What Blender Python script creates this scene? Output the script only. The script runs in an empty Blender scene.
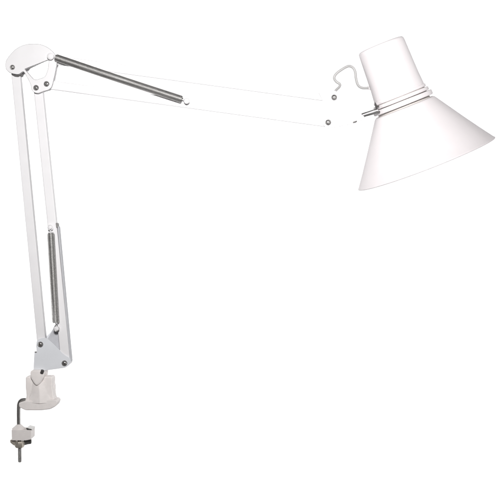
import bpy, bmesh, math, random
from mathutils import Vector, Matrix
random.seed(4)
scene = bpy.context.scene
S = 0.0015                      # metres per photo pixel in the plane of the lamp

# ------------------------------------------------------------------ camera
cam_d = bpy.data.cameras.new('camera')
cam = bpy.data.objects.new('camera', cam_d)
scene.collection.objects.link(cam)
CAM_DIST = 1.6
cam.location = (0, -CAM_DIST, 0)
cam.rotation_euler = (math.radians(90), 0, 0)
cam_d.sensor_width = 36
cam_d.lens = 36 * CAM_DIST / (500 * S)
cam_d.clip_start = 0.05
cam_d.clip_end = 50
scene.camera = cam
scene.render.resolution_x = 1024
scene.render.resolution_y = 1024

# ------------------------------------------------------------------ light
world = bpy.data.worlds.new('World')
scene.world = world
world.use_nodes = True
bg = world.node_tree.nodes['Background']
bg.inputs[0].default_value = (1.0, 0.985, 0.975, 1)
bg.inputs[1].default_value = 0.045

def area(name, loc, target, sx, sy, power, col=(1, 1, 1)):
    l = bpy.data.lights.new(name, 'AREA')
    l.shape = 'RECTANGLE'; l.size = sx; l.size_y = sy
    l.energy = power; l.color = col
    o = bpy.data.objects.new(name, l)
    scene.collection.objects.link(o)
    o.location = loc
    o.rotation_euler = (Vector(target) - Vector(loc)).to_track_quat('-Z', 'Y').to_euler()
    return o
key = area('softbox', (-0.01, -1.50, 0.40), (0.0, 0.0, 0.21), 0.20, 0.20, 5.25, (1, 0.99, 0.985))
key.data.spread = math.radians(70)
area('backdrop_light', (-1.25, 0.25, 0.0), (-0.6, 1.3, -0.05), 0.5, 2.0, 27)
area('backdrop_light', (1.25, 0.25, 0.0), (0.6, 1.3, -0.05), 0.5, 2.0, 27)

scene.view_settings.view_transform = 'Standard'
scene.view_settings.look = 'None'
scene.view_settings.exposure = 0
scene.view_settings.gamma = 1

# ------------------------------------------------------------------ materials
def mat(name, col, rough=0.4, metal=0.0, var=0.03, scale=60, bump=0.0, spec=0.5, stretch=None):
    m = bpy.data.materials.new(name); m.use_nodes = True
    nt = m.node_tree; b = nt.nodes['Principled BSDF']
    b.inputs['Metallic'].default_value = metal
    b.inputs['Specular IOR Level'].default_value = spec
    tc = nt.nodes.new('ShaderNodeTexCoord')
    src = tc.outputs['Object']
    if stretch:
        mp = nt.nodes.new('ShaderNodeMapping'); mp.inputs['Scale'].default_value = stretch
        nt.links.new(src, mp.inputs[0]); src = mp.outputs[0]
    n = nt.nodes.new('ShaderNodeTexNoise'); n.inputs['Scale'].default_value = scale
    n.inputs['Detail'].default_value = 4
    nt.links.new(src, n.inputs['Vector'])
    r = nt.nodes.new('ShaderNodeValToRGB')
    r.color_ramp.elements[0].position = 0.3; r.color_ramp.elements[1].position = 0.7
    r.color_ramp.elements[0].color = (*[max(0, c * (1 - var)) for c in col], 1)
    r.color_ramp.elements[1].color = (*[min(1, c * (1 + var)) for c in col], 1)
    nt.links.new(n.outputs['Fac'], r.inputs[0]); nt.links.new(r.outputs[0], b.inputs['Base Color'])
    mr = nt.nodes.new('ShaderNodeMapRange')
    mr.inputs['To Min'].default_value = max(0.02, rough - 0.06); mr.inputs['To Max'].default_value = rough + 0.06
    nt.links.new(n.outputs['Fac'], mr.inputs['Value']); nt.links.new(mr.outputs[0], b.inputs['Roughness'])
    if bump:
        n2 = nt.nodes.new('ShaderNodeTexNoise'); n2.inputs['Scale'].default_value = 900
        nt.links.new(tc.outputs['Object'], n2.inputs['Vector'])
        bp = nt.nodes.new('ShaderNodeBump'); bp.inputs['Strength'].default_value = bump
        bp.inputs['Distance'].default_value = 0.0003
        nt.links.new(n2.outputs['Fac'], bp.inputs['Height']); nt.links.new(bp.outputs[0], b.inputs['Normal'])
    return m
M_PAINT = mat('white_paint', (0.775, 0.765, 0.775), 0.38, spec=0.14, var=0.015, bump=0.15)
M_SHADE = mat('white_shade_enamel', (0.83, 0.79, 0.80), 0.50, spec=0.06, var=0.012, bump=0.10)
M_CAST = mat('off_white_cast_metal', (0.84, 0.795, 0.775), 0.5, spec=0.14, var=0.04, scale=120, bump=0.35)
M_PLATE = mat('pale_grey_paint', (0.715, 0.73, 0.76), 0.42, spec=0.14, var=0.02, bump=0.2)
M_SPRING = mat('spring_steel', (0.53, 0.52, 0.51), 0.5, 1.0, var=0.04, scale=180)
M_STEEL = mat('zinc_steel', (0.42, 0.41, 0.40), 0.32, 1.0, var=0.15, scale=200)
M_NUT = mat('plated_nut', (0.58, 0.53, 0.46), 0.35, 0.6, var=0.15, scale=200)
M_SHADED = mat('shaded_paint_grey', (0.50, 0.505, 0.53), 0.5, spec=0.14, var=0.06, scale=90, bump=0.2)  # darker grey that paints shade onto the recessed web and the bar side
M_WIRE = mat('dark_steel_wire', (0.17, 0.165, 0.16), 0.45, 0.8, var=0.15)
M_CORE = mat('beige_neck_metal', (0.62, 0.59, 0.56), 0.5, spec=0.1)
M_EDGE_SHADE = mat('edge_shade_grey', (0.15, 0.15, 0.152), 0.5, 0.2, spec=0.2, var=0.12)  # shading of the plate's turned-away edges, put into colour
M_DARK = mat('dark_rubber_and_shadow', (0.07, 0.065, 0.065), 0.5, var=0.2)  # also colours the block that stands in for the elbow shadow
M_CABLE = mat('pale_grey_cable', (0.42, 0.415, 0.41), 0.45, var=0.03)
M_BACK = mat('white_backdrop_paper', (0.86, 0.86, 0.86), 0.9, var=0.004, scale=3, spec=0.1)

# ------------------------------------------------------------------ helpers
def P(px, py, y=0.0):
    """photo pixel -> point in the lamp's own plane (y is metres in depth)"""
    return Vector(((px - 250) * S, y, (250 - py) * S))

def link(name, bm, material, parent=None, smooth=False, bevel=0.0, bseg=2, angle=35):
    me = bpy.data.meshes.new(name)
    bmesh.ops.recalc_face_normals(bm, faces=bm.faces)
    bm.to_mesh(me); bm.free()
    o = bpy.data.objects.new(name, me)
    scene.collection.objects.link(o)
    me.materials.append(material)
    if smooth or bevel:
        for p in me.polygons: p.use_smooth = True
        try: me.set_sharp_from_angle(angle=math.radians(angle))
        except Exception: pass
    if bevel:
        md = o.modifiers.new('bevel', 'BEVEL'); md.width = bevel; md.segments = bseg
        md.limit_method = 'ANGLE'; md.angle_limit = math.radians(30)
        md.harden_normals = True
    if parent is not None:
        o.parent = parent
        o.matrix_parent_inverse = parent.matrix_world.inverted()
    return o

def round_poly(pts, radii, n=6):
    """round the corners of a 2-D polygon"""
    out = []; N = len(pts)
    for i in range(N):
        r = radii[i] if isinstance(radii, (list, tuple)) else radii
        a, b, c = Vector(pts[i - 1]), Vector(pts[i]), Vector(pts[(i + 1) % N])
        if r <= 0: out.append(tuple(b)); continue
        d1 = (a - b); d2 = (c - b)
        t = min(r, d1.length * 0.48, d2.length * 0.48)
        p1 = b + d1.normalized() * t; p2 = b + d2.normalized() * t
        for k in range(n + 1):
            f = k / n
            q = p1 * (1 - f) ** 2 + b * 2 * f * (1 - f) + p2 * f * f
            out.append((q.x, q.y))
    return out

def extrude_poly(bm, pts, y0, y1, hole=None):
    """pixel polygon extruded in depth, optional hole"""
    def loop(pl, y): return [bm.verts.new(P(a, b, y)) for a, b in pl]
    f0 = loop(pts, y0); f1 = loop(pts, y1)
    n = len(pts)
    for i in range(n):
        bm.faces.new((f0[i], f0[(i + 1) % n], f1[(i + 1) % n], f1[i]))
    if not hole:
        bm.faces.new(f0); bm.faces.new(f1[::-1])
    else:
        h0 = loop(hole, y0); h1 = loop(hole, y1); m = len(hole)
        for i in range(m):
            bm.faces.new((h0[i], h1[i], h1[(i + 1) % m], h0[(i + 1) % m]))
        for A, B in ((f0, h0), (f1, h1)):
            es = []
            for L in (A, B):
                for i in range(len(L)):
                    e = bm.edges.get((L[i], L[(i + 1) % len(L)])) or bm.edges.new((L[i], L[(i + 1) % len(L)]))
                    es.append(e)
            bmesh.ops.triangle_fill(bm, use_beauty=True, use_dissolve=True, edges=es)

def tube(bm, pts, r, seg=10, caps=True):
    rings = []; N = len(pts)
    rs = r if isinstance(r, (list, tuple)) else [r] * N
    prev = None
    for i, p in enumerate(pts):
        t = (pts[min(i + 1, N - 1)] - pts[max(i - 1, 0)]).normalized()
        if prev is None:
            a = Vector((0, 1, 0)) if abs(t.y) < 0.9 else Vector((1, 0, 0))
            u = t.cross(a).normalized()
        else:
            u = (prev - t * prev.dot(t)).normalized()
        prev = u; w = t.cross(u)
        rings.append([bm.verts.new(p + (u * math.cos(2 * math.pi * k / seg) + w * math.sin(2 * math.pi * k / seg)) * rs[i]) for k in range(seg)])
    for a, b in zip(rings, rings[1:]):
        for k in range(seg):
            bm.faces.new((a[k], a[(k + 1) % seg], b[(k + 1) % seg], b[k]))
    if caps:
        bm.faces.new(rings[0][::-1]); bm.faces.new(rings[-1])

def lathe(bm, profile, origin, axis, seg=96, close=False):
    """profile = [(distance along axis, radius)] in metres"""
    axis = axis.normalized()
    a = Vector((0, 1, 0)) if abs(axis.y) < 0.9 else Vector((1, 0, 0))
    u = axis.cross(a).normalized(); w = axis.cross(u)
    rings = []
    for h, r in profile:
        c = origin + axis * h
        if r < 1e-6: rings.append([bm.verts.new(c)])
        else: rings.append([bm.verts.new(c + (u * math.cos(2 * math.pi * k / seg) + w * math.sin(2 * math.pi * k / seg)) * r) for k in range(seg)])
    pairs = list(zip(rings, rings[1:]))
    if close: pairs.append((rings[-1], rings[0]))
    for A, B in pairs:
        for k in range(seg):
            k2 = (k + 1) % seg
            if len(A) == 1 and len(B) > 1: bm.faces.new((A[0], B[k2], B[k]))
            elif len(B) == 1 and len(A) > 1: bm.faces.new((A[k], A[k2], B[0]))
            elif len(A) > 1: bm.faces.new((A[k], A[k2], B[k2], B[k]))

def box(bm, x0, x1, py0, py1, y0, y1):
    extrude_poly(bm, [(x0, py0), (x1, py0), (x1, py1), (x0, py1)], y0, y1)

def channel(bm, p0, p1, width, depth, wall, over=4.0, yc=0.0):
    """folded U-section bar between two pixel points: web to the front, open to the back"""
    a = Vector(p0); b = Vector(p1); d = (b - a).normalized(); n = Vector((-d.y, d.x))
    a = a - d * over; b = b + d * over
    w = width / 2; yf = yc - depth / 2; yb = yc + depth / 2; t = wall / S
    r = 0.8
    sec = [(-w, yb), (-w, yf + r * S), (-w + r * 0.3, yf + r * 0.3 * S), (-w + r, yf), (w - r, yf), (w - r * 0.3, yf + r * 0.3 * S), (w, yf + r * S), (w, yb),
           (w - t, yb), (w - t, yf + wall + r * S), (-w + t, yf + wall + r * S), (-w + t, yb)]
    rows = []
    for c in (a, b):
        rows.append([bm.verts.new(P(c.x + n.x * s, c.y + n.y * s, y)) for s, y in sec])
    N = len(sec)
    for i in range(N):
        bm.faces.new((rows[0][i], rows[0][(i + 1) % N], rows[1][(i + 1) % N], rows[1][i]))
    bm.faces.new(rows[0][::-1]); bm.faces.new(rows[1])

def screw(px, py, y, parent, r=2.5, rot=0.4, dark=True):
    """pan-head screw with a washer, axis along y; y is the surface it sits on"""
    o = P(px, py, y); ax = Vector((0, -1, 0))
    bm = bmesh.new()
    R = r * S
    lathe(bm, [(0.0, R * 0.98), (0.0012, R), (0.0022, R * 0.86), (0.0029, R * 0.62), (0.0030, R * 0.42), (0.0022, R * 0.36), (0.0021, 0)], o, ax, 28)
    b = link('bolt', bm, M_STEEL, parent, smooth=True, angle=50)
    bm = bmesh.new()
    for k in range(2):
        a = rot + k * math.pi / 2
        d = Vector((math.cos(a), 0, math.sin(a))) * R * 0.6; n = Vector((-math.sin(a), 0, math.cos(a))) * R * 0.12
        c = o + Vector((0, -0.0031, 0))
        v0 = [bm.verts.new(c + q) for q in (-d - n, d - n, d + n, -d + n)]
        v1 = [bm.verts.new(c + q + Vector((0, 0.0012, 0))) for q in (-d - n, d - n, d + n, -d + n)]
        for i in range(4): bm.faces.new((v0[i], v0[(i + 1) % 4], v1[(i + 1) % 4], v1[i]))
        bm.faces.new(v0); bm.faces.new(v1[::-1])
    for v in bm.verts: pass
    bm2 = bm
    # recess shown as a cross-shaped dark driver slot slightly above the dish
    lathe(bm2, [(0.0, R * 1.02), (0.0, R * 1.18), (0.0007, R * 1.18), (0.0007, R * 1.02)], o, ax, 28, close=True)
    link('washer', bm2, M_DARK if dark else M_STEEL, parent, smooth=True, angle=40)
    return b

def spring(name, p0, p1, y0, y1, radius_px, parent, wire=0.0005, mid_bow=0.0):
    a = P(*p0, y0); b = P(*p1, y1); d = b - a; L = d.length; t = d.normalized()
    u = t.cross(Vector((0, 1, 0))).normalized(); w = t.cross(u)
    R = radius_px * S - wire
    turns = int(L / (wire * 2.18)); seg = 20
    bm = bmesh.new(); pts = []
    for i in range(turns * seg + 1):
        f = i / (turns * seg); ang = 2 * math.pi * i / seg
        e = min(1, f * turns / 1.5, (1 - f) * turns / 1.5)
        rr = R * (0.7 + 0.3 * e)
        sag = Vector((0, 0, -1)) * mid_bow * S * math.sin(math.pi * f)
        pts.append(a + d * f + sag + (u * math.cos(ang) + w * math.sin(ang)) * rr)
    tube(bm, pts, wire, 6)
    return link(name, bm, M_SPRING, parent, smooth=True, angle=80)

def hook(p0, p1, y0, y1, parent, m):
    """closed wire eye from the last coil round the post"""
    a = P(*p0, y0); c = P(*p1, y1); d = (c - a).normalized()
    n = Vector((d.z, 0, -d.x)); r = 2.4 * S
    pts = [a - d * 0.001]
    for k in range(17):
        an = -math.pi + 2 * math.pi * k / 16 * 0.94
        pts.append(c + d * r * math.cos(an) + n * r * math.sin(an))
    bm = bmesh.new(); tube(bm, pts, 0.00075, 8)
    return link('hook', bm, m, parent, smooth=True, angle=60)

def button(px, py, y0, y1, r, parent, name='spring_post', m=None):
    bm = bmesh.new(); R = r * S; L = abs(y1 - y0)
    lathe(bm, [(0, 0), (0, R * .8), (L * .55, R * .8), (L * .6, R), (L * .85, R), (L * .97, R * .8), (L, R * .4), (L, 0)], P(px, py, y0), Vector((0, -1, 0)), 28)
    return link(name, bm, m or M_PAINT, parent, smooth=True, angle=45)

# ------------------------------------------------------------------ setting: white paper backdrop
bm = bmesh.new()
prof = []
Y0 = 1.30; ZB = -1.35
for k in range(13):
    a = math.pi / 2 * k / 12
    prof.append((Y0 - 0.5 + 0.5 * math.sin(a), ZB + 0.5 - 0.5 * math.cos(a)))
prof = [(0.45, ZB)] + prof + [(Y0, 1.4)]
rows = [[bm.verts.new((x, y, z)) for y, z in prof] for x in (-1.2, 1.2)]
for i in range(len(prof) - 1):
    bm.faces.new((rows[0][i], rows[1][i], rows[1][i + 1], rows[0][i + 1]))
bk = link('backdrop', bm, M_BACK, smooth=True, angle=60)
bk['kind'] = 'structure'

# ------------------------------------------------------------------ the lamp
lamp = bpy.data.objects.new('swing_arm_lamp', None)
scene.collection.objects.link(lamp)
lamp.location = P(38, 409)
lamp['label'] = 'white swing arm work lamp with cone shade, steel springs and screw clamp'
lamp['category'] = 'lamp'
bpy.context.view_layer.update()

# ---- clamp casting -------------------------------------------------
bm = bmesh.new()
sil = round_poly([(26.6, 376), (53.3, 376), (53.2, 387), (54.4, 396), (56.5, 402), (25, 402), (27.5, 396), (26.5, 386)],
                 [2.2, 2.2, 2, 2, 0, 0, 2, 2])
extrude_poly(bm, sil, -0.015, 0.010)
body = link('clamp_body', bm, M_CAST, lamp, bevel=0.0022, bseg=3)
# flange
bm = bmesh.new()
fl = round_poly([(20.3, 402), (26, 400), (53.4, 398.4), (57.6, 398.6), (59.0, 400.7), (57.4, 405), (51.5, 408.2), (42, 409.3), (27, 409.3), (21, 406.4)],
                [1.2, 1, 1.5, 1.2, 1.2, 1.6, 2, 2, 2, 1.4])
extrude_poly(bm, fl, -0.0185, 0.010)
link('flange', bm, M_CAST, body, bevel=0.002, bseg=3)
# central rib with two facets, running down from the socket
bm = bmesh.new()
top = [(33.5, 381, -0.0148), (40.2, 380, -0.0200), (45.8, 381, -0.0148)]
mid = [(31.8, 392, -0.0148), (40.8, 392, -0.0205), (49.5, 392, -0.0148)]
low = [(28.8, 402.5, -0.0175), (41.2, 402.6, -0.0205), (53.2, 402.2, -0.0175)]
rws = [[bm.verts.new(P(*q)) for q in row] for row in (top, mid, low)]
bk_ = [[bm.verts.new(P(q[0], q[1], -0.010)) for q in (row[0], row[2])] for row in (top, mid, low)]
for i in range(2):
    for j in range(2):
        bm.faces.new((rws[i][j], rws[i][j + 1], rws[i + 1][j + 1], rws[i + 1][j]))
    bm.faces.new((bk_[i][0], rws[i][0], rws[i + 1][0], bk_[i + 1][0]))
    bm.faces.new((rws[i][2], bk_[i][1], bk_[i + 1][1], rws[i + 1][2]))
bm.faces.new((rws[0][0], bk_[0][0], bk_[0][1], rws[0][2], rws[0][1]))
bm.faces.new((rws[2][0], rws[2][1], rws[2][2], bk_[2][1], bk_[2][0]))
link('rib', bm, M_CAST, body, bevel=0.0012, bseg=3)
# shallow round recess bosses on both cheeks
for x in (27.4, 52.6):
    bm = bmesh.new()
    lathe(bm, [(0, 0.0), (0, 0.0075), (0.0016, 0.0068), (0.0016, 0)], P(x, 388.5, 0.003), Vector((-1 if x < 40 else 1, 0, 0)), 32)
    link('boss', bm, M_CAST, body, smooth=True, angle=40)
# heart-shaped pivot plug on top
bm = bmesh.new()
pl = round_poly([(32.2, 370.6), (34.5, 368.8), (44.6, 368.8), (46.6, 371), (46.0, 376), (42, 382.5), (38.6, 384.8), (35.6, 381.5), (32.6, 376)],
                [1.5, 1, 1, 1.5, 2, 2, 2, 2, 2])
extrude_poly(bm, pl, -0.0225, 0.010)
plug = link('pivot_socket', bm, M_CAST, lamp, bevel=0.0028, bseg=4)
bm = bmesh.new()
lathe(bm, [(0, 0), (0, 0.0026), (0.0048, 0.0026), (0.0052, 0.002), (0.0052, 0)], P(43.8, 371.9, -0.022), Vector((0.35, -0.3, 0.9)), 20)
link('set_screw', bm, M_DARK, plug, smooth=True, angle=40)
bm = bmesh.new()
tube(bm, [P(40.8, 376, 0.0), P(40.8, 362, 0.0)], 0.0042, 24)
link('pivot_pin', bm, M_STEEL, plug, smooth=True, angle=40)

body.location.y += 0.007
plug.location.y += 0.006

# ---- clamp screw -----------------------------------------------------
bm = bmesh.new()
def arc(pts_ctrl, n=8):
    out = []
    for i in range(len(pts_ctrl) - 1):
        p0 = pts_ctrl[max(i - 1, 0)]; p1 = pts_ctrl[i]; p2 = pts_ctrl[i + 1]; p3 = pts_ctrl[min(i + 2, len(pts_ctrl) - 1)]
        for k in range(n):
            t = k / n
            out.append(0.5 * ((2 * p1) + (-p0 + p2) * t + (2 * p0 - 5 * p1 + 4 * p2 - p3) * t * t + (-p0 + 3 * p1 - 3 * p2 + p3) * t ** 3))
    out.append(pts_ctrl[-1]); return out
rod = arc([P(29, 400, -0.004), P(24.5, 399.6, -0.004), P(21.2, 400.4, -0.004), P(19.6, 403.2, -0.004), P(19.2, 407, -0.004), P(19.1, 415, -0.004), P(19.2, 425, -0.004)])
tube(bm, rod, 0.0029, 16)
screw_rod = link('clamp_screw', bm, M_STEEL, lamp, smooth=True, angle=60)
# threaded lower end: core plus helical ridge
bm = bmesh.new()
x0 = 20.3
tube(bm, [P(19.3, 424, -0.004), P(19.6, 436, -0.004), P(x0, 447, -0.004), P(x0 + .1, 460.8, -0.004), P(x0 + .1, 461.6, -0.004)], [0.0026, 0.0026, 0.0026, 0.0026, 0.0018], 18)
hp = []
for i in range(17 * 12):
    f = i / (17 * 12 - 1); an = 2 * math.pi * i / 12
    hp.append(P(x0 + 0.1 * f, 446.5 + 14.3 * f, -0.004) + Vector((math.cos(an), math.sin(an), 0)) * 0.0027)
tube(bm, hp, 0.00042, 6)
link('thread', bm, M_STEEL, screw_rod, smooth=True, angle=60)

# lower jaw block with a conical cap
bm = bmesh.new()
extrude_poly(bm, round_poly([(13.9, 428), (27.5, 428.4), (29.0, 427.2), (33.4, 428), (33.2, 437.6), (28, 438.6), (14.2, 438.6)], [.6, .4, .4, .8, 1, .6, .6]), -0.016, 0.012)
jaw = link('lower_jaw', bm, M_CAST, lamp, bevel=0.0009)
bm = bmesh.new()
lathe(bm, [(0, 0), (0, 0.0100), (0.0012, 0.0098), (0.0035, 0.0068), (0.0062, 0.0040), (0.0068, 0.0032), (0.0068, 0)], P(19.6, 428.3, -0.005), Vector((0, 0, 1)), 40)
link('pressure_cap', bm, M_CAST, jaw, smooth=True, angle=40)
bm = bmesh.new()
extrude_poly(bm, round_poly([(28.2, 427), (28.8, 425.9), (34.0, 427.2), (34.0, 428.3), (29.5, 428.2)], .3), -0.0165, 0.008)
link('lip', bm, M_STEEL, jaw, bevel=0.0004)
# wing nut
bm = bmesh.new()
lathe(bm, [(0, 0), (0, 0.0058), (0.0022, 0.0074), (0.0075, 0.0078), (0.0098, 0.0072), (0.0098, 0)], P(20.2, 447.0, -0.005), Vector((0, 0, 1)), 8)
nut = link('wing_nut', bm, M_NUT, lamp, bevel=0.0006)
for side, pts, m in ((-1, [(11.3, 438.9), (14, 438.5), (17.5, 440.2), (17.5, 445), (14.6, 444.2), (11.6, 441.6)], M_NUT),
                     (1, [(24.0, 440.0), (27, 438.8), (31.6, 438.8), (32.1, 440.3), (31.8, 443.4), (28.5, 443.8), (23.5, 445.2)], M_STEEL)):
    bm = bmesh.new()
    extrude_poly(bm, round_poly(pts, 0.8), -0.009 if side < 0 else -0.0045, 0.0005)
    link('wing', bm, m, nut, bevel=0.0009, bseg=3)

# ---- lower bracket (two plates) ----------------------------------------
bm = bmesh.new()
front = round_poly([(37.2, 345), (38.2, 339.6), (42.5, 337.6), (47.8, 337.2), (55, 343.6), (64.5, 353.5), (71.2, 357.5), (71.9, 363), (66.5, 367.0), (47.5, 369.6), (34.6, 371.2), (35.6, 352.3), (38, 351)],
                   [1, 2, 2, 2, 2, 3, 2, 3, 2, 1, .8, .8, 1])
extrude_poly(bm, front, -0.0095, -0.0080)
brk = link('lower_bracket', bm, M_PLATE, lamp, bevel=0.0006, bseg=2)
bm = bmesh.new()
back = round_poly([(38.2, 341), (44, 337.8), (49.5, 333.0), (54.6, 324.5), (58.5, 322.8), (62.5, 325), (66, 345), (71.4, 358), (71.2, 363), (66, 365.6), (36, 369.5), (36.6, 352)], 1.5)
extrude_poly(bm, back, 0.0080, 0.0095)
extrude_poly(bm, [(36.4, 367.9), (66, 364.4), (66, 365.4), (36.4, 368.9)], -0.0078, 0.0078)
link('back_plate', bm, M_PLATE, brk, bevel=0.0003)
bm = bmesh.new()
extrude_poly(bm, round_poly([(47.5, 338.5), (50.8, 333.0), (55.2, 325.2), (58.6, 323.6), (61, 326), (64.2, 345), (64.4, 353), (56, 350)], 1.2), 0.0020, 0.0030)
link('inner_web', bm, M_SHADED, brk, bevel=0.0003)  # shadow in the bracket recess painted as a darker plate colour
bm = bmesh.new()
tube(bm, [P(35.9, 351.8, -0.0085), P(38.1, 351.6, -0.0085)], 0.0012, 12)
link('rivet', bm, M_STEEL, brk, smooth=True, angle=40)
screw(41.7, 343.9, -0.0096, brk, 2.35, 0.5)
screw(65.6, 362.6, -0.0096, brk, 2.35, 0.2)

# ---- lower arm bars ---------------------------------------------------
bm = bmesh.new()
channel(bm, (16.0, 70.5), (42.3, 344), 8.6, 0.0125, 0.0010, 2.2)
bar_a = link('arm_bar', bm, M_PAINT, lamp)
bm = bmesh.new()
channel(bm, (38.6, 88.5), (52.8, 226), 8.8, 0.0125, 0.0010, 2.5)
channel(bm, (53.1, 226.2), (66.4, 361.5), 9.2, 0.0150, 0.0010, 2.2, yc=-0.0003)
bar_b = link('arm_bar', bm, M_PAINT, lamp)
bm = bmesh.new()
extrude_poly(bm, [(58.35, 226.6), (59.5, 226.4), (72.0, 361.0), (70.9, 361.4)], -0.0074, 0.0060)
link('side_shade_strip', bm, M_SHADED, bar_b, bevel=0.0003)  # added strip, colours the shaded right side of the bar grey
# end cap of the wider lower channel
bm = bmesh.new()
extrude_poly(bm, [(56.6, 223.2), (58.2, 223.0), (58.9, 227.8), (57.2, 228.0)], -0.0082, 0.0060)
link('channel_lip', bm, M_WIRE, bar_b, bevel=0.0004)

# ---- lower spring -------------------------------------------------------
sp = spring('spring', (52.5, 233), (57.6, 322.3), -0.0135, -0.0145, 3.75, lamp)
hook((52.5, 233.5), (52.0, 228.0), -0.0135, -0.0135, sp, M_PAINT)
hook((57.5, 321.5), (58.2, 328.4), -0.0140, -0.0140, sp, M_STEEL)
button(52.0, 227.6, -0.0060, -0.0168, 2.2, bar_b)
button(58.2, 328.0, 0.0020, -0.0172, 2.5, brk)

# ---- knuckle bracket at the elbow ---------------------------------------
outer = []
for (x, y) in [(8.0, 70.5), (7.3, 66.5), (8.0, 62.0), (10.8, 57.6), (15.0, 52.8), (20.0, 49.0), (26.0, 46.4), (33.0, 45.4), (40.5, 45.7), (46.5, 47.5), (51.5, 50.5), (55.5, 54.5), (58.2, 59.0),
               (58.5, 64.0), (57.2, 72.0), (55.2, 81.0), (53.4, 87.6), (50.5, 90.8), (45.0, 92.6), (40.0, 94.4), (35.8, 93.6), (33.2, 90.6), (32.4, 86.2),
               (29.2, 79.5), (25.6, 73.4), (23.4, 73.6), (20.5, 75.6), (15.5, 75.2), (11.0, 73.6)]:
    outer.append(P(x, y))
sm = []
N = len(outer)
for i in range(N):
    p0, p1, p2, p3 = outer[i - 1], outer[i], outer[(i + 1) % N], outer[(i + 2) % N]
    for k in range(4):
        t = k / 4
        q = 0.5 * ((2 * p1) + (-p0 + p2) * t + (2 * p0 - 5 * p1 + 4 * p2 - p3) * t * t + (-p0 + 3 * p1 - 3 * p2 + p3) * t ** 3)
        sm.append((q.x / S + 250, 250 - q.z / S))
hole = round_poly([(26.4, 70.4), (50.4, 61.0), (49.6, 70), (46.8, 78.2), (36.2, 81.6)], [.6, 2, 2, 3, 3])
bm = bmesh.new()
extrude_poly(bm, sm, -0.0120, -0.0080, hole)
kn = link('elbow_bracket', bm, M_PAINT, lamp, bevel=0.0019, bseg=5)
kn.data.materials.append(M_EDGE_SHADE)
kn.modifiers['bevel'].material = 1  # bevel faces painted dark as edge shading
bm = bmesh.new()
hole2 = round_poly([(27.4, 70.2), (29, 67.6), (51.5, 57.0), (51.6, 70), (47.0, 79.2), (36.8, 80.6)], [.6, 2, 2, 3, 3, 2])
sm2 = [(30 + (x - 30) * 0.96, 68 + (y - 68) * 0.93) for x, y in sm]
extrude_poly(bm, sm2, 0.0080, 0.0096, hole2)
link('back_plate', bm, M_PAINT, kn, bevel=0.0004)
# added dark block standing in for the shadow under the plate at the left bolt
bm = bmesh.new()
extrude_poly(bm, round_poly([(12.2, 72), (22.4, 72), (22.8, 75.6), (19.4, 77.8), (16.0, 77.4), (12.6, 75.6)], .8), -0.0078, 0.0070)
link('shadow_block', bm, M_DARK, kn, bevel=0.0006)
screw(14.3, 68.7, -0.0121, kn, 2.15, 0.9, dark=False)
screw(37.7, 89.0, -0.0121, kn, 2.3, 0.3)
screw(48.1, 85.2, -0.0121, kn, 2.3, 0.7)
button(52.6, 58.4, -0.0102, -0.0185, 3.4, kn)

# ---- upper arm bars ---------------------------------------------------
for p0, p1 in (((54, 60.5), (333.5, 98.4)), ((48.1, 85.2), (327.6, 123.2))):
    bm = bmesh.new()
    channel(bm, p0, p1, 8.8, 0.0028, 0.0010, 2.5, yc=-0.0062)
    bar = link('arm_bar', bm, M_PAINT, lamp)
# ---- upper spring -------------------------------------------------------
sp2 = spring('spring', (57.2, 59.3), (182.8, 100.9), -0.0150, -0.0140, 3.75, lamp, mid_bow=0.3)
hook((57.5, 59.4), (53.4, 58.0), -0.0150, -0.0150, sp2, M_PAINT)
hook((182.5, 100.8), (187.2, 102.4), -0.0140, -0.0140, sp2, M_STEEL)
button(187.3, 102.5, -0.0060, -0.0175, 2.9, bar)

# ---- head bracket ---------------------------------------------------------
bm = bmesh.new()
hb = round_poly([(317.5, 92.4), (333, 91.0), (340.5, 94.5), (342.5, 103), (346, 109.6), (356, 112), (364, 111.5), (366, 116), (359.5, 122.4), (350, 125.0), (336, 127.8), (326, 129.4), (321.2, 124), (323.5, 112), (322.5, 102)],
                [1.5, 3, 4, 4, 4, 3, 1.5, 2, 3, 3, 3, 4, 4, 4, 4])
extrude_poly(bm, hb, -0.0098, -0.0080)
hd = link('head_bracket', bm, M_PAINT, lamp, bevel=0.0008)
bm = bmesh.new()
extrude_poly(bm, [(332 + (x - 332) * 0.93, 110 + (y - 110) * 0.93) for x, y in hb], -0.0022, -0.0010)
link('back_plate', bm, M_PAINT, hd, bevel=0.0004)
screw(333.6, 98.4, -0.0099, hd, 2.45, 0.6)
screw(327.7, 123.2, -0.0099, hd, 2.45, 0.1)
bm = bmesh.new()   # split pin seen at the tip
tube(bm, [P(352.2, 123.3, -0.0108), P(354.2, 122.7, -0.0112), P(356.2, 122.0, -0.0108)], [0.0007, 0.0011, 0.0007], 10)
link('pin', bm, M_WIRE, hd, smooth=True, angle=60)

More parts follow.
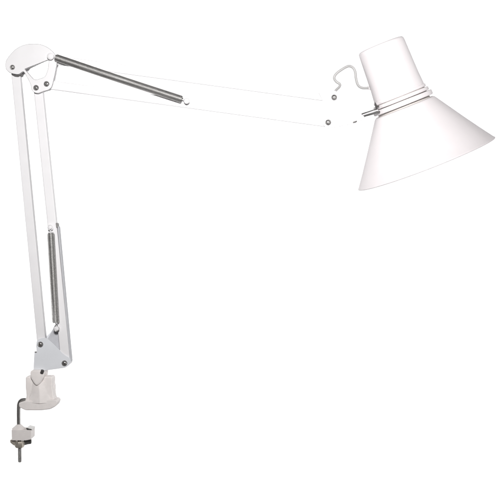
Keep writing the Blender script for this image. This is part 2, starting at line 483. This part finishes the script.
# ---- shade --------------------------------------------------------------
ANG = math.radians(21.8)
C0 = P(425.9, 163.9, 0.0)
ax = Vector((-math.sin(ANG), -0.092, math.cos(ANG))).normalized()     # from the rim up to the cap
def prof_m(l): return [(u * S, r * S) for u, r in l]
bm = bmesh.new()
cone = [(0.9, 70.2), (0.0, 70.9), (-0.25, 71.4), (0.1, 72.0), (0.8, 72.0), (1.4, 71.2), (15, 61.5), (30, 51.2), (45, 41.2), (57.5, 32.9), (59.6, 31.4), (60.6, 29.8),
        (60.0, 29.0), (57, 32.0), (45, 40.3), (30, 50.3), (15, 60.6), (1.6, 69.9)]
lathe(bm, prof_m(cone), C0, ax, 160, close=True)
shade = link('lamp_shade', bm, M_SHADE, lamp, smooth=True, angle=70)
bm = bmesh.new()
cap = [(72.0, 24.8), (76.0, 26.1), (78.5, 25.9), (88, 25.1), (100, 24.6), (112, 24.1), (121, 23.75), (124.3, 23.5), (125.6, 23.0), (126.5, 21.8), (126.9, 19.5), (127.1, 10), (127.2, 0)]
lathe(bm, prof_m(cap), C0, ax, 128)
link('shade_cap', bm, M_SHADE, shade, smooth=True, angle=70)
# three rolled bands of the neck
for u, r, h in ((73.7, 27.1, 1.55), (69.8, 28.8, 1.7), (65.0, 30.9, 2.35)):
    bm = bmesh.new(); pr = []
    for k in range(25):
        a = -math.pi / 2 + math.pi * k / 24
        pr.append((u + h * math.copysign(abs(math.sin(a)) ** 0.55, a), r - 1.3 + 1.3 * math.cos(a) ** 0.55 if abs(a) < 1.57 else r - 1.3))
    pr = [(u - h, r - 3.5)] + pr + [(u + h, r - 3.5)]
    lathe(bm, prof_m(pr), C0, ax, 128)
    link('neck_band', bm, M_SHADE, shade, smooth=True, angle=70)
bm = bmesh.new()
lathe(bm, prof_m([(59, 27.5), (76, 24.6)]), C0, ax, 96)
link('neck_core', bm, M_CORE, shade, smooth=True)
# lamp holder + bulb inside the shade, out of sight from the front
bm = bmesh.new()
lathe(bm, prof_m([(110, 0), (110, 13), (78, 14), (76, 12), (76, 0)]), C0, ax, 48)
link('bulb_holder', bm, M_CAST, shade, smooth=True, angle=40)

# fork that carries the shade
def Q(px, py, y):
    k = (CAM_DIST + y) / CAM_DIST
    return Vector(((px - 250) * S * k, y, (250 - py) * S * k))
bm = bmesh.new()
tube(bm, [Q(361.8, 113.9, -0.0120), Q(369, 111.6, -0.0220), Q(377.0, 108.8, -0.0340)], 0.0008, 10)
tube(bm, [Q(364.6, 116.0, -0.0135), Q(372, 114.0, -0.0240), Q(379.5, 111.6, -0.0370)], 0.0013, 10)
fork = link('fork', bm, M_WIRE, lamp, smooth=True, angle=60)
bm = bmesh.new()
tube(bm, [Q(363.2, 114.9, -0.0125), Q(370.5, 112.7, -0.0225), Q(377.5, 110.3, -0.0340)], 0.0012, 10)
link('tongue', bm, M_PAINT, fork, smooth=True, angle=60)
bm = bmesh.new()
tube(bm, [Q(375.0, 102.8, -0.026), Q(376.0, 105.6, -0.031), Q(376.6, 109.5, -0.034)], [0.0008, 0.0016, 0.0013], 10)
tube(bm, [Q(376.2, 107.2, -0.032), Q(379.0, 106.2, -0.037)], [0.0014, 0.0008], 10)
link('clip', bm, M_DARK, fork, smooth=True, angle=60)

# ---- cable --------------------------------------------------------------
bm = bmesh.new()
cp = [(331.5, 97, -0.002), (335.6, 91.0, -0.008), (338.6, 88.2, -0.012), (339.0, 85.6, -0.014), (335.6, 83.2, -0.014), (333.5, 79.4, -0.013), (335.6, 75.2, -0.013), (341.4, 70.8, -0.013), (347.6, 67.6, -0.012),
      (352.0, 68.8, -0.011), (354.4, 73.0, -0.011), (355.3, 79.4, -0.010), (357.2, 85.6, -0.009), (360.6, 88.4, -0.008), (365.6, 88.7, -0.006), (371, 87.6, -0.003)]
tube(bm, arc([P(*c) for c in cp], 8), 0.0019, 12)
cable = link('cable', bm, M_CABLE, lamp, smooth=True, angle=70)
bm = bmesh.new()
lathe(bm, [(0, 0), (0, 0.0034), (0.004, 0.0030), (0.006, 0.0022), (0.006, 0)], P(371.2, 88.0, -0.003), Vector((-1, -0.1, -0.1)), 20)
link('grommet', bm, M_SHADE, cable, smooth=True, angle=40)
